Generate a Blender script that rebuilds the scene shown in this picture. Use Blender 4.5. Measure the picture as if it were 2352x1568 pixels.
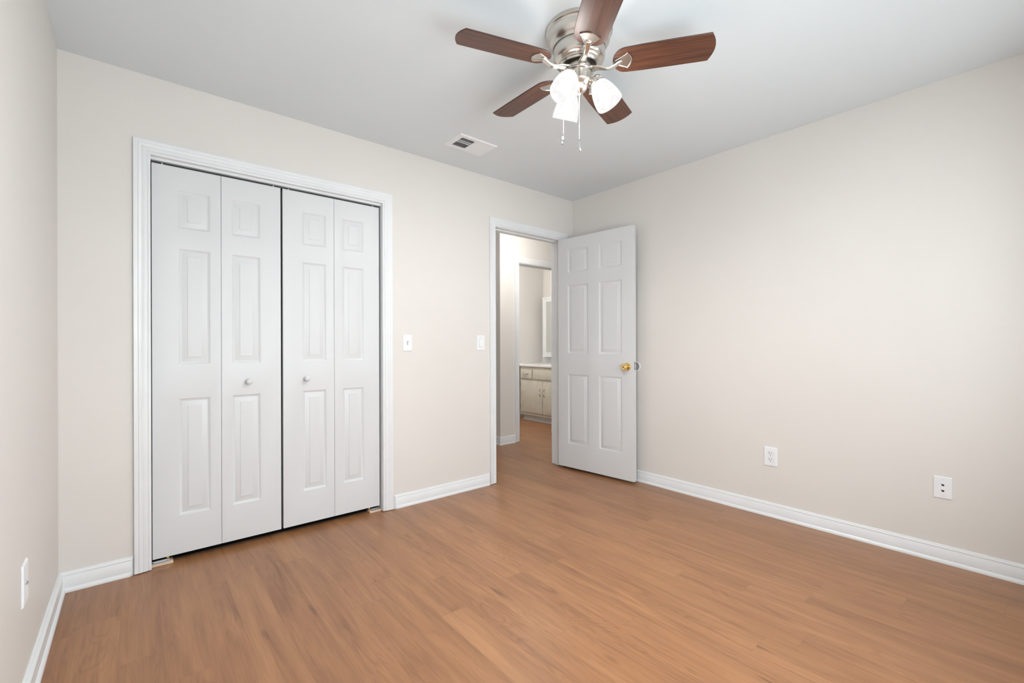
import bpy, bmesh, math, random
from mathutils import Matrix, Vector
random.seed(7)
PI = math.pi
for o in list(bpy.data.objects):
    bpy.data.objects.remove(o, do_unlink=True)
S = bpy.context.scene
COL = S.collection

# ------------------------------------------------------------------ camera
W_PX, H_PX = 2352, 1568
CX, CY, CH = -3.1347, -2.8553, 1.1081
yaw, pit, rol, F_PX = 0.6976, -0.0002, -0.0030, 1035.4
fw = Vector((math.sin(yaw)*math.cos(pit), math.cos(yaw)*math.cos(pit), math.sin(pit)))
rt = Vector((math.cos(yaw), -math.sin(yaw), 0)); up = rt.cross(fw)
rt2 = rt*math.cos(rol) + up*math.sin(rol); up2 = up*math.cos(rol) - rt*math.sin(rol)
cd = bpy.data.cameras.new('camera'); cam = bpy.data.objects.new('camera', cd); COL.objects.link(cam)
m = Matrix((rt2, up2, -fw)).transposed().to_4x4(); m.translation = (CX, CY, CH)
cam.matrix_world = m
cd.sensor_width = 36.0; cd.sensor_fit = 'HORIZONTAL'; cd.lens = F_PX/W_PX*36.0
cd.shift_y = 7.49/W_PX; cd.clip_start = 0.02; cd.clip_end = 60
S.camera = cam

# ------------------------------------------------------------------ world, exposure, lights
S.view_settings.view_transform = 'Standard'; S.view_settings.look = 'None'
S.view_settings.gamma = 1.0; S.view_settings.use_curve_mapping = False
S.view_settings.exposure = -0.08
wd = bpy.data.worlds.new('world'); S.world = wd; wd.use_nodes = True
bg = wd.node_tree.nodes['Background']; bg.inputs[0].default_value = (0.87, 0.95, 1.0, 1); bg.inputs[1].default_value = 10.5

def portal(loc, size, rot):
    l = bpy.data.lights.new('window_portal', 'AREA'); l.shape = 'RECTANGLE'; l.size, l.size_y = size
    l.cycles.is_portal = True
    o = bpy.data.objects.new('window_portal', l); o.location = loc; o.rotation_euler = rot; COL.objects.link(o)
WX0, WX1, WZ0, WZ1 = -2.85, -1.45, 0.55, 2.05        # added window, unseen behind the camera in the front wall, sized for its light
VW0, VW1 = -0.74, -0.45                              # added unseen second window near the right wall, narrow for less light, same heights
FRONT_Y = -3.13
portal(((WX0+WX1)/2, FRONT_Y-0.15, (WZ0+WZ1)/2), (WX1-WX0, WZ1-WZ0), (PI/2, 0, 0))
portal(((VW0+VW1)/2, FRONT_Y-0.15, (WZ0+WZ1)/2), (VW1-VW0, WZ1-WZ0), (PI/2, 0, 0))


SHADE_E, BULB_E = 1.09, 1250.0
HALL_W, BATH_W = 19.0, 30.0

# ------------------------------------------------------------------ materials
def mat(name, col=(0.8, 0.8, 0.8), rough=0.5, metal=0.0, spec=0.5):
    m = bpy.data.materials.new(name); m.use_nodes = True
    b = m.node_tree.nodes['Principled BSDF']
    b.inputs['Base Color'].default_value = (*col, 1); b.inputs['Roughness'].default_value = rough
    b.inputs['Metallic'].default_value = metal; b.inputs['Specular IOR Level'].default_value = spec
    return m
def N(m, t, **kw):
    n = m.node_tree.nodes.new(t)
    for k, v in kw.items():
        if k == 'op': n.operation = v
        else: setattr(n, k, v)
    return n
def L(m, a, b): m.node_tree.links.new(a, b)
def bsdf(m): return m.node_tree.nodes['Principled BSDF']
def bump(m, scale, strength, dist=0.001, coord='Object', vec=None, detail=3):
    tc = N(m, 'ShaderNodeTexCoord'); n = N(m, 'ShaderNodeTexNoise'); n.inputs['Scale'].default_value = scale
    n.inputs['Detail'].default_value = detail
    if vec:
        mp = N(m, 'ShaderNodeMapping'); mp.inputs['Scale'].default_value = vec
        L(m, tc.outputs[coord], mp.inputs[0]); L(m, mp.outputs[0], n.inputs[0])
    else: L(m, tc.outputs[coord], n.inputs[0])
    b = N(m, 'ShaderNodeBump'); b.inputs['Strength'].default_value = strength; b.inputs['Distance'].default_value = dist
    L(m, n.outputs[0], b.inputs['Height']); L(m, b.outputs[0], bsdf(m).inputs['Normal'])
    return n
def mottle(m, scale, c0, c1):
    tc = N(m, 'ShaderNodeTexCoord'); n = N(m, 'ShaderNodeTexNoise'); n.inputs['Scale'].default_value = scale
    n.inputs['Detail'].default_value = 2
    r = N(m, 'ShaderNodeValToRGB'); r.color_ramp.elements[0].position = 0.35; r.color_ramp.elements[1].position = 0.65
    r.color_ramp.elements[0].color = (*c0, 1); r.color_ramp.elements[1].color = (*c1, 1)
    L(m, tc.outputs['Object'], n.inputs[0]); L(m, n.outputs[0], r.inputs[0]); L(m, r.outputs[0], bsdf(m).inputs['Base Color'])

M = {}
M['wall'] = mat('wall_paint', (0.72, 0.665, 0.60), 0.55, spec=0.35)
mottle(M['wall'], 1.6, (0.735, 0.705, 0.668), (0.750, 0.720, 0.683)); bump(M['wall'], 260, 0.05, 0.0004)
M['ceil'] = mat('ceiling_paint', (0.70, 0.72, 0.725), 0.85, spec=0.2)
mottle(M['ceil'], 2.0, (0.755, 0.808, 0.832), (0.765, 0.818, 0.842)); bump(M['ceil'], 180, 0.06, 0.0005)
M['trim'] = mat('white_gloss_trim_paint', (0.84, 0.855, 0.87), 0.32); mottle(M['trim'], 8, (0.775, 0.79, 0.80), (0.795, 0.81, 0.82))
M['door'] = mat('white_door_paint', (0.680, 0.690, 0.698), 0.42)
bump(M['door'], 24, 0.10, 0.0006, vec=(6, 6, 0.35), detail=5)
M['plastic'] = mat('white_plastic', (0.86, 0.87, 0.89), 0.3); mottle(M['plastic'], 20, (0.85, 0.86, 0.88), (0.87, 0.88, 0.90))
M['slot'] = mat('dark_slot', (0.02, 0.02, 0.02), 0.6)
M['slotgrey'] = mat('grey_slot_shadow', (0.30, 0.30, 0.31), 0.6)
M['closet'] = mat('closet_interior_shade', (0.10, 0.095, 0.09), 0.9)  # dark tone painted in for the shade inside the closed closet
M['nickel'] = mat('brushed_nickel', (0.66, 0.62, 0.57), 0.27, 1.0)
mottle(M['nickel'], 30, (0.65, 0.61, 0.56), (0.67, 0.63, 0.58))
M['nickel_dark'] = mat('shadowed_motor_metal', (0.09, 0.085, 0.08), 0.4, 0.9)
M['chrome'] = mat('chrome', (0.75, 0.75, 0.76), 0.12, 1.0)
M['steel'] = mat('zinc_steel', (0.55, 0.56, 0.57), 0.35, 1.0); M['dull'] = mat('dull_plate_steel', (0.30, 0.30, 0.31), 0.45, 0.7)
M['brass'] = mat('polished_brass', (0.85, 0.62, 0.26), 0.15, 1.0)
M['bronze'] = mat('antique_brass_handle', (0.32, 0.26, 0.18), 0.35, 0.9)
M['ceramic'] = mat('white_ceramic', (0.88, 0.88, 0.87), 0.12)
M['track'] = mat('grey_track_metal', (0.22, 0.22, 0.22), 0.45, 0.6)
M['pine'] = mat('raw_pine_block', (0.72, 0.55, 0.42), 0.6); bump(M['pine'], 40, 0.2, 0.0006, vec=(1, 12, 12))
M['counter'] = mat('white_cultured_marble', (0.88, 0.88, 0.89), 0.12)
M['mirror'] = mat('mirror_glass', (0.80, 0.82, 0.82), 0.02, 1.0)
M['clear'] = mat('clear_plastic', (0.80, 0.82, 0.84), 0.08); bsdf(M['clear']).inputs['Transmission Weight'].default_value = 0.45
M['rubber'] = mat('grey_rubber', (0.34, 0.35, 0.37), 0.6)
M['chain'] = mat('bright_bead_chain', (0.90, 0.90, 0.88), 0.3, 0.6)

# window glass: mostly transparent sheet
g = bpy.data.materials.new('window_glass'); g.use_nodes = True; g.node_tree.nodes.clear()
go = N(g, 'ShaderNodeOutputMaterial'); gm = N(g, 'ShaderNodeMixShader'); gm.inputs[0].default_value = 0.06
gt = N(g, 'ShaderNodeBsdfTransparent'); gg = N(g, 'ShaderNodeBsdfGlossy'); gg.inputs['Roughness'].default_value = 0.02
L(g, gt.outputs[0], gm.inputs[1]); L(g, gg.outputs[0], gm.inputs[2]); L(g, gm.outputs[0], go.inputs[0]); M['glass'] = g

# alabaster lamp shade (lit from inside) and bulb
def emissive(name, base, col, strength, pattern=False):
    m = mat(name, base, 0.3); b = bsdf(m)
    b.inputs['Emission Color'].default_value = (*col, 1); b.inputs['Emission Strength'].default_value = strength
    if pattern:
        tc = N(m, 'ShaderNodeTexCoord'); n = N(m, 'ShaderNodeTexNoise'); n.inputs['Scale'].default_value = 16
        n.inputs['Detail'].default_value = 4; n.inputs['Distortion'].default_value = 2.2
        r = N(m, 'ShaderNodeMapRange'); r.inputs['From Min'].default_value = 0.35; r.inputs['From Max'].default_value = 0.7
        r.inputs['To Min'].default_value = strength*0.82; r.inputs['To Max'].default_value = strength*1.12
        L(m, tc.outputs['Object'], n.inputs[0]); L(m, n.outputs[0], r.inputs[0]); L(m, r.outputs[0], b.inputs['Emission Strength'])
    return m
sh_ = bpy.data.materials.new('alabaster_glass'); sh_.use_nodes = True; sh_.node_tree.nodes.clear(); M['shade'] = sh_
so = N(sh_, 'ShaderNodeOutputMaterial'); sm_ = N(sh_, 'ShaderNodeMixShader'); sm_.inputs[0].default_value = 0.16
se = N(sh_, 'ShaderNodeEmission'); se.inputs[0].default_value = (1.0, 0.993, 0.98, 1); st = N(sh_, 'ShaderNodeBsdfTransparent')
stc = N(sh_, 'ShaderNodeTexCoord'); sn = N(sh_, 'ShaderNodeTexNoise'); sn.inputs['Scale'].default_value = 15; sn.inputs['Detail'].default_value = 4; sn.inputs['Distortion'].default_value = 2.4
sr = N(sh_, 'ShaderNodeMapRange'); sr.inputs['From Min'].default_value = 0.35; sr.inputs['From Max'].default_value = 0.70
sr.inputs['To Min'].default_value = SHADE_E*0.89; sr.inputs['To Max'].default_value = SHADE_E*1.07
L(sh_, stc.outputs['Object'], sn.inputs[0]); L(sh_, sn.outputs[0], sr.inputs[0]); L(sh_, sr.outputs[0], se.inputs[1])
L(sh_, se.outputs[0], sm_.inputs[1]); L(sh_, st.outputs[0], sm_.inputs[2]); L(sh_, sm_.outputs[0], so.inputs[0])
M['bulb'] = emissive('lit_bulb', (0.9, 0.9, 0.9), (1.0, 0.99, 0.965), BULB_E)
M['dome'] = emissive('lit_ceiling_dome', (0.9, 0.9, 0.9), (1.0, 0.97, 0.93), 3.0)

# fan blade veneer
w = mat('walnut_blade_veneer', (0.2, 0.08, 0.04), 0.38, spec=0.5); b = bsdf(w)
tc = N(w, 'ShaderNodeTexCoord'); mp = N(w, 'ShaderNodeMapping'); mp.inputs['Scale'].default_value = (3, 60, 60)
n = N(w, 'ShaderNodeTexNoise'); n.inputs['Scale'].default_value = 1.6; n.inputs['Detail'].default_value = 6; n.inputs['Distortion'].default_value = 0.4
r = N(w, 'ShaderNodeValToRGB'); r.color_ramp.elements[0].color = (0.045, 0.019, 0.013, 1); r.color_ramp.elements[1].color = (0.165, 0.058, 0.027, 1)
r.color_ramp.elements[0].position = 0.25; r.color_ramp.elements[1].position = 0.75
L(w, tc.outputs['Object'], mp.inputs[0]); L(w, mp.outputs[0], n.inputs[0]); L(w, n.outputs[0], r.inputs[0]); L(w, r.outputs[0], b.inputs['Base Color'])
M['walnut'] = w
M['blade_edge'] = mat('dark_blade_edge', (0.06, 0.025, 0.017), 0.4)

# vanity: cream paint with faint wood
v = mat('cream_vanity_paint', (0.60, 0.56, 0.45), 0.4); mottle(v, 9, (0.66, 0.635, 0.55), (0.73, 0.70, 0.61)); M['vanity'] = v
M['vanity_edge'] = mat('worn_brown_edge', (0.34, 0.24, 0.15), 0.5)

# laminate plank floor, boards run along Y
f = mat('oak_laminate_floor', (0.42, 0.2, 0.1), 0.33, spec=0.55); b = bsdf(f)
geo = N(f, 'ShaderNodeNewGeometry'); sp = N(f, 'ShaderNodeSeparateXYZ'); L(f, geo.outputs['Position'], sp.inputs[0])
def math_(op, a, bb=None, c=None):
    n = N(f, 'ShaderNodeMath', op=op)
    for i, v_ in enumerate((a, bb, c)):
        if v_ is None: continue
        if isinstance(v_, (int, float)): n.inputs[i].default_value = v_
        else: L(f, v_, n.inputs[i])
    return n.outputs[0]
PW, PL = 0.125, 1.22
xs = math_('DIVIDE', math_('ADD', sp.outputs[0], 0.055), PW)
row = math_('FLOOR', xs); fx = math_('FRACT', xs)
wn = N(f, 'ShaderNodeTexWhiteNoise', noise_dimensions='1D'); L(f, row, wn.inputs['W'])
ys = math_('ADD', math_('DIVIDE', sp.outputs[1], PL), math_('MULTIPLY', wn.outputs[0], 7.31))
colm = math_('FLOOR', ys); fy = math_('FRACT', ys)
cb = N(f, 'ShaderNodeCombineXYZ'); L(f, row, cb.inputs[0]); L(f, colm, cb.inputs[1])
wn2 = N(f, 'ShaderNodeTexWhiteNoise', noise_dimensions='2D'); L(f, cb.outputs[0], wn2.inputs['Vector'])
pid = wn2.outputs[0]
def gvec(sx, sy, off=37.0):
    c = N(f, 'ShaderNodeCombineXYZ')
    L(f, math_('MULTIPLY', sp.outputs[0], sx), c.inputs[0]); L(f, math_('MULTIPLY', sp.outputs[1], sy), c.inputs[1])
    L(f, math_('MULTIPLY', pid, off), c.inputs[2]); return c.outputs[0]
def noise(vec, scale, detail=4, dist=0.0, rough=0.5):
    n = N(f, 'ShaderNodeTexNoise'); n.inputs['Scale'].default_value = scale; n.inputs['Detail'].default_value = detail
    n.inputs['Distortion'].default_value = dist; n.inputs['Roughness'].default_value = rough
    L(f, vec, n.inputs['Vector']); return n.outputs[0]
broad = noise(gvec(13, 1.3), 1.0, 4, 1.0)            # wide streaks
fine = noise(gvec(230, 7), 1.0, 5, 0.2, 0.7)       # pores
midn = noise(gvec(52, 2.6), 1.0, 5, 0.7)
rings = math_('POWER', math_('ABSOLUTE', math_('SINE', math_('MULTIPLY', noise(gvec(8.5, 1.25, 53.0), 1.0, 2, 0.7), 46.0))), 5.0)
ringmask = math_('MAXIMUM', math_('SUBTRACT', noise(gvec(5, 0.9, 17.0), 1.0, 2, 0.3), 0.40), 0.0)
rings = math_('MULTIPLY', rings, math_('MULTIPLY', ringmask, 5.0))
vor = N(f, 'ShaderNodeTexVoronoi', voronoi_dimensions='3D'); vor.inputs['Scale'].default_value = 1.0
L(f, gvec(7.0, 2.2, 91.0), vor.inputs['Vector'])
knot = N(f, 'ShaderNodeMapRange'); knot.inputs['From Min'].default_value = 0.0; knot.inputs['From Max'].default_value = 0.11
knot.inputs['To Min'].default_value = 1.0; knot.inputs['To Max'].default_value = 0.0; knot.clamp = True
L(f, math_('ADD', vor.outputs['Distance'], math_('MULTIPLY', math_('SUBTRACT', midn, 0.5), 0.30)), knot.inputs[0])
tone = math_('ADD', math_('MULTIPLY', broad, 0.58), math_('MULTIPLY', midn, 0.34))
tone = math_('ADD', tone, math_('MULTIPLY', math_('SUBTRACT', fine, 0.5), 0.38))
tone = math_('SUBTRACT', tone, math_('MULTIPLY', rings, 0.075))
tone = math_('ADD', tone, math_('MULTIPLY', math_('SUBTRACT', pid, 0.5), 0.09))
tone = math_('SUBTRACT', tone, math_('MULTIPLY', knot.outputs[0], 0.30))
ramp = N(f, 'ShaderNodeValToRGB'); e = ramp.color_ramp.elements
e[0].position = 0.16; e[0].color = (0.172, 0.072, 0.031, 1)
e[1].position = 0.72; e[1].color = (0.420, 0.207, 0.092, 1)
x_ = ramp.color_ramp.elements.new(0.44); x_.color = (0.305, 0.139, 0.060, 1)
L(f, tone, ramp.inputs[0])
sx_ = math_('LESS_THAN', math_('MINIMUM', fx, math_('SUBTRACT', 1.0, fx)), 0.005)
sy_ = math_('LESS_THAN', math_('MINIMUM', fy, math_('SUBTRACT', 1.0, fy)), 0.0009)
seam = math_('MULTIPLY', math_('MAXIMUM', sx_, sy_), 0.22)
mx = N(f, 'ShaderNodeMix', data_type='RGBA'); L(f, seam, mx.inputs['Factor']); L(f, ramp.outputs[0], mx.inputs['A'])
mx.inputs['B'].default_value = (0.10, 0.04, 0.02, 1); L(f, mx.outputs['Result'], b.inputs['Base Color'])
bp = N(f, 'ShaderNodeBump'); bp.inputs['Strength'].default_value = 0.12; bp.inputs['Distance'].default_value = 0.0004
L(f, fine, bp.inputs['Height']); L(f, bp.outputs[0], b.inputs['Normal'])
M['floor'] = f

# ------------------------------------------------------------------ mesh helpers
class MB:
    def __init__(s): s.v = []; s.f = []; s.mi = []; s.sm = []
    def add(s, vs, fs, mi=0, smooth=False):
        o = len(s.v); s.v += [tuple(v) for v in vs]
        for q in fs: s.f.append(tuple(i+o for i in q)); s.mi.append(mi); s.sm.append(smooth)
    def box(s, x0, x1, y0, y1, z0, z1, mi=0, bev=0.0):
        if bev <= 0:
            vs = [(x, y, z) for z in (z0, z1) for y in (y0, y1) for x in (x0, x1)]
            s.add(vs, [(0, 2, 3, 1), (4, 5, 7, 6), (0, 1, 5, 4), (2, 6, 7, 3), (0, 4, 6, 2), (1, 3, 7, 5)], mi); return
        bm = bmesh.new(); bmesh.ops.create_cube(bm, size=1)
        for v in bm.verts: v.co = Vector(((x0+x1)/2+v.co.x*(x1-x0), (y0+y1)/2+v.co.y*(y1-y0), (z0+z1)/2+v.co.z*(z1-z0)))
        bmesh.ops.bevel(bm, geom=bm.edges[:], offset=bev, segments=2, affect='EDGES', profile=0.6)
        s.bm(bm, mi)
    def bm(s, bm, mi=0, smooth=False, mat4=None):
        bm.verts.index_update()
        s.add([(mat4 @ v.co if mat4 else v.co) for v in bm.verts], [[v.index for v in q.verts] for q in bm.faces], mi, smooth); bm.free()
    def lathe(s, prof, seg=48, M4=None, mi=0, smooth=True):
        M4 = M4 or Matrix(); vs = []; fs = []
        n = len(prof)
        for k in range(seg):
            a = 2*PI*k/seg
            for r, z in prof: vs.append(M4 @ Vector((r*math.cos(a), r*math.sin(a), z)))
        for k in range(seg):
            k2 = (k+1) % seg
            for i in range(n-1):
                fs.append((k*n+i, k2*n+i, k2*n+i+1, k*n+i+1))
        s.add(vs, fs, mi, smooth)
    def cyl(s, a, b_, r, seg=16, mi=0, smooth=True, r2=None):
        a = Vector(a); b_ = Vector(b_); d = b_-a; q = d.to_track_quat('Z', 'Y').to_matrix().to_4x4(); q.translation = a
        r2 = r if r2 is None else r2; h = d.length
        s.lathe([(0, 0), (r, 0)], seg, q, mi, False); s.lathe([(r, 0), (r2, h)], seg, q, mi, smooth); s.lathe([(r2, h), (0, h)], seg, q, mi, False)
    def tube(s, pts, r, seg=10, mi=0):
        pts = [Vector(p) for p in pts]; rings = []
        prev = None
        for i, p in enumerate(pts):
            t = (pts[min(i+1, len(pts)-1)]-pts[max(i-1, 0)]).normalized()
            if prev is None: u = t.orthogonal().normalized()
            else: u = (prev - t*prev.dot(t)).normalized()
            prev = u; w_ = t.cross(u); rr = r[i] if isinstance(r, (list, tuple)) else r
            rings.append([p + (u*math.cos(2*PI*k/seg)+w_*math.sin(2*PI*k/seg))*rr for k in range(seg)])
        vs = [v_ for q in rings for v_ in q]; fs = []
        for i in range(len(pts)-1):
            for k in range(seg): fs.append((i*seg+k, i*seg+(k+1) % seg, (i+1)*seg+(k+1) % seg, (i+1)*seg+k))
        fs.append(tuple(range(seg))[::-1]); fs.append(tuple((len(pts)-1)*seg+k for k in range(seg)))
        s.add(vs, fs, mi, True)
    def sphere(s, c, r, seg=20, mi=0, sc=(1, 1, 1)):
        bm = bmesh.new(); bmesh.ops.create_uvsphere(bm, u_segments=seg, v_segments=max(8, seg//2), radius=r)
        s.bm(bm, mi, True, Matrix.Translation(c) @ Matrix.Diagonal((*sc, 1)))
    def sweep(s, path, prof, inward, mi=0):
        """path: corner points (3D) of a planar run; prof: (u,d) pairs; inward(i)->u dir at corner i (mitred); d along DIR"""
        pass

def smooth_angle(me, ang=35):
    try: me.set_sharp_from_angle(angle=math.radians(ang))
    except Exception: pass
def put(mb, name, mats, parent=None, loc=(0, 0, 0), rot=(0, 0, 0)):
    me = bpy.data.meshes.new(name); me.from_pydata(mb.v, [], mb.f)
    for q in (mats if isinstance(mats, (list, tuple)) else [mats]): me.materials.append(q)
    for p_, mi, sm in zip(me.polygons, mb.mi, mb.sm): p_.material_index = mi; p_.use_smooth = sm
    bm = bmesh.new(); bm.from_mesh(me); bmesh.ops.remove_doubles(bm, verts=bm.verts, dist=1e-6)
    bmesh.ops.recalc_face_normals(bm, faces=bm.faces[:]); bm.to_mesh(me); bm.free()
    me.update(); smooth_angle(me)
    o = bpy.data.objects.new(name, me); COL.objects.link(o); o.location = loc; o.rotation_euler = rot
    if parent: o.parent = parent
    return o
def root(name, loc, rot=(0, 0, 0)):
    o = bpy.data.objects.new(name, None); o.empty_display_size = 0.05; COL.objects.link(o); o.location = loc; o.rotation_euler = rot; return o
def tag(o, label, cat=None, group=None, kind=None):
    if label: o['label'] = label
    if cat: o['category'] = cat
    if group: o['group'] = group
    if kind: o['kind'] = kind
    return o
def struct(o, label=None): o['kind'] = 'structure'; 
def copy_tree(o, parent=None):
    c = o.copy(); COL.objects.link(c); c.parent = parent
    for ch in [x for x in bpy.data.objects if x.parent == o]: copy_tree(ch, c)
    return c

RW, RH = 3.397, 2.44       # room width (x from -RW to 0), height
XL = -RW
T = 0.13                   # wall thickness

# ------------------------------------------------------------------ shell
def wall_boxes(mb, axis, pos, th, a0, a1, z0, z1, holes):
    """wall slab; axis 'y': plane y in [pos,pos+th], a = x ; axis 'x': plane x in [pos,pos+th], a = y. holes (a0,a1,z0,z1)"""
    As = sorted({a0, a1, *[h[0] for h in holes], *[h[1] for h in holes]}); Zs = sorted({z0, z1, *[h[2] for h in holes], *[h[3] for h in holes]})
    for i in range(len(As)-1):
        run = None
        for j in range(len(Zs)-1):
            ca, cz = (As[i]+As[i+1])/2, (Zs[j]+Zs[j+1])/2
            solid = not any(h[0] < ca < h[1] and h[2] < cz < h[3] for h in holes)
            if solid: run = (run[0], Zs[j+1]) if run else (Zs[j], Zs[j+1])
            if (not solid or j == len(Zs)-2) and run:
                if axis == 'y': mb.box(As[i], As[i+1], pos, pos+th, *run)
                else: mb.box(pos, pos+th, As[i], As[i+1], *run)
                run = None
def shell_wall(name, axis, pos, th, a0, a1, holes=(), z0=0, z1=RH, m='wall'):
    mb = MB(); wall_boxes(mb, axis, pos, th, a0, a1, z0, z1, holes); o = put(mb, name, M[m]); o['kind'] = 'structure'; return o

CJ0, CJ1, CJZ = -3.074, -1.868, 2.052      # closet jamb faces
DJ0, DJ1, DJZ = -0.909, -0.149, 2.052      # bedroom door jamb faces
BJ0, BJ1, BJZ = 0.240, 0.874, 2.035        # bathroom door jamb faces
JT = 0.018
mb = MB(); mb.box(XL-0.3, 2.6, FRONT_Y-0.2, 3.7, -0.12, 0.0); o = put(mb, 'floor', M['floor']); o['kind'] = 'structure'
mb = MB(); mb.box(XL-0.3, 2.6, FRONT_Y-0.2, 3.7, RH, RH+0.12); o = put(mb, 'ceiling', M['ceil']); o['kind'] = 'structure'
shell_wall('wall_left', 'x', XL-T, T, FRONT_Y-T, T)
shell_wall('wall_right', 'x', 0, T, FRONT_Y-T, 0)
shell_wall('wall_back', 'y', 0, T, XL, 2.2,
           [(CJ0-JT, CJ1+JT, 0, CJZ+JT), (DJ0-JT, DJ1+JT, 0, DJZ+JT)])
shell_wall('wall_front', 'y', FRONT_Y-T, T, XL, 0, [(WX0, WX1, WZ0, WZ1), (VW0, VW1, WZ0, WZ1)])
# hallway and bathroom beyond the door
HY = 1.040
shell_wall('wall_hall_opposite', 'y', HY, 0.12, -0.04, 2.2, [(BJ0-JT, BJ1+JT, 0, BJZ+JT)])
shell_wall('wall_hall_passage', 'x', -0.04, 0.10, HY+0.12, 3.5)
shell_wall('wall_hall_left', 'x', -1.30, 0.10, T, 3.5)
shell_wall('wall_hall_end', 'y', 3.5, 0.1, -1.3, 0.1)
shell_wall('wall_hall_right', 'x', 2.2, 0.1, T, 2.6)
shell_wall('wall_bathroom_far', 'y', 2.50, 0.1, 0.06, 2.2)
shell_wall('wall_bathroom_right', 'x', 2.03, 0.1, HY+0.12, 2.5)
# closet box
mb = MB(); mb.box(XL, XL+0.02, T, 0.75, 0, RH); mb.box(-1.56, -1.54, T, 0.75, 0, RH); mb.box(XL, -1.54, 0.75, 0.77, 0, RH)
o = put(mb, 'wall_closet', M['closet']); o['kind'] = 'structure'
mb = MB(); mb.box(CJ0, CJ1, 0.078, T, -0.004, 0.0012); mb.box(XL+0.02, -1.56, T, 0.75, -0.004, 0.0012); o = put(mb, 'floor_closet_shade', M['slot']); o['kind'] = 'structure'  # near-black sheet over the floor, painting the shade seen under the bifold doors

# ------------------------------------------------------------------ mouldings
CAS = [(0, 0), (0, 0.008), (0.003, 0.0100), (0.010, 0.0100), (0.013, 0.0080), (0.016, 0.0115), (0.030, 0.0140), (0.034, 0.0125), (0.038, 0.0155),
       (0.047, 0.0165), (0.050, 0.0145), (0.053, 0.0160), (0.066, 0.0160), (0.066, 0)]
def casing(mb, x0, x1, zt, yface, sgn, prof=CAS, zb=0.004):
    """U shaped moulding round an opening: inner edges x0,x1,zt ; wall plane yface ; sgn=-1 sticks out to -Y"""
    cols = []
    for (u, d) in prof:
        y = yface + sgn*d
        cols.append([(x0-u, y, zb), (x0-u, y, zt+u), (x1+u, y, zt+u), (x1+u, y, zb)])
    n = len(cols); vs = [p for c in cols for p in c]; fs = []
    for i in range(n-1):
        for k in range(3): fs.append((i*4+k, i*4+k+1, (i+1)*4+k+1, (i+1)*4+k))
    fs.append(tuple(i*4 for i in range(n))); fs.append(tuple(i*4+3 for i in range(n))[::-1])
    mb.add(vs, fs)
def jamb(mb, x0, x1, zt, y0, y1, stop=None, zb=0.004):
    mb.box(x0-JT, x0, y0, y1, zb, zt+JT); mb.box(x1, x1+JT, y0, y1, zb, zt+JT); mb.box(x0, x1, y0, y1, zt, zt+JT)
    if stop:
        s0, s1, t = stop
        mb.box(x0, x0+t, s0, s1, zb, zt); mb.box(x1-t, x1, s0, s1, zb, zt); mb.box(x0+t, x1-t, s0, s1, zt-t, zt)
RV = 0.006
mb = MB(); casing(mb, CJ0+0.003, CJ1-0.001+RV-0.004, 2.0500+RV-0.004, 0, -1); jamb(mb, CJ0, CJ1, CJZ, 0, T); o = put(mb, 'trim_1', M['trim']); o['kind'] = 'structure'
mb = MB(); casing(mb, DJ0-RV, DJ1+RV, DJZ+RV, 0, -1, [(u*0.93, d) for u, d in CAS]); casing(mb, DJ0-RV, DJ1+RV, DJZ+RV, T, 1)
jamb(mb, DJ0, DJ1, DJZ, 0, T, (0.040, 0.075, 0.011)); o = put(mb, 'trim_2', M['trim']); o['kind'] = 'structure'
mb = MB(); casing(mb, BJ0-RV, BJ1+RV, BJZ+RV, HY, -1); casing(mb, BJ0-RV, BJ1+RV, BJZ+RV, HY+0.12, 1)
jamb(mb, BJ0, BJ1, BJZ, HY, HY+0.12, (HY+0.045, HY+0.08, 0.010)); tr3 = put(mb, 'trim_3', M['trim']); tr3['kind'] = 'structure'
mb = MB(); mb.box(BJ1-0.0015, BJ1, HY+0.084, HY+0.112, 0.895, 0.965); mb.box(BJ1-0.0022, BJ1-0.0012, HY+0.090, HY+0.106, 0.917, 0.943, 1)
o = put(mb, 'strike_plate', [M['dull'], M['slot']], tr3); o['label'] = 'steel strike plate'
# strike plate recess on bedroom latch-side jamb
# baseboards: profile (depth, z)
BASE = [(0, 0), (0.0175, 0), (0.0175, 0.006), (0.0160, 0.012), (0.0120, 0.017), (0.0105, 0.019), (0.0105, 0.068), (0.0085, 0.071), (0.0085, 0.075),
        (0.0100, 0.077), (0.0085, 0.081), (0.0060, 0.084), (0.0055, 0.088), (0.0030, 0.090), (0, 0.090)]
def base_run(mb, p0, p1, nrm, e0=0.0, e1=0.0, prof=BASE):
    """p0->p1 along the wall at floor; nrm = into-room normal; e0/e1 = mitre slope (lengthen by e*depth)"""
    p0 = Vector((*p0, 0)); p1 = Vector((*p1, 0)); n = Vector((*nrm, 0)); t = (p1-p0).normalized()
    a = [p0 + n*d + Vector((0, 0, z)) - t*(e0*d) for d, z in prof]; b_ = [p1 + n*d + Vector((0, 0, z)) + t*(e1*d) for d, z in prof]
    k = len(prof); fs = [(i, (i+1) % k, k+(i+1) % k, k+i) for i in range(k)]
    fs += [tuple(range(k))[::-1], tuple(range(k, 2*k))]; mb.add(a+b_, fs)
def baseboard(name, *runs):
    mb = MB()
    for r_ in runs: base_run(mb, *r_)
    o = put(mb, name, M['trim']); o['kind'] = 'structure'; return o
LB = [(d*1.35, z) for d, z in BASE]
baseboard('baseboard_left', ((XL, FRONT_Y), (XL, 0), (1, 0), -1, -0.741, LB))
baseboard('baseboard_back', ((XL, 0), (-3.1365, 0), (0, -1), -1.35, -0.9), ((-1.790, 0), (-0.981, 0), (0, -1), -0.9, -0.1), ((-0.079, 0), (0, 0), (0, -1), 0, -1))
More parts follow.
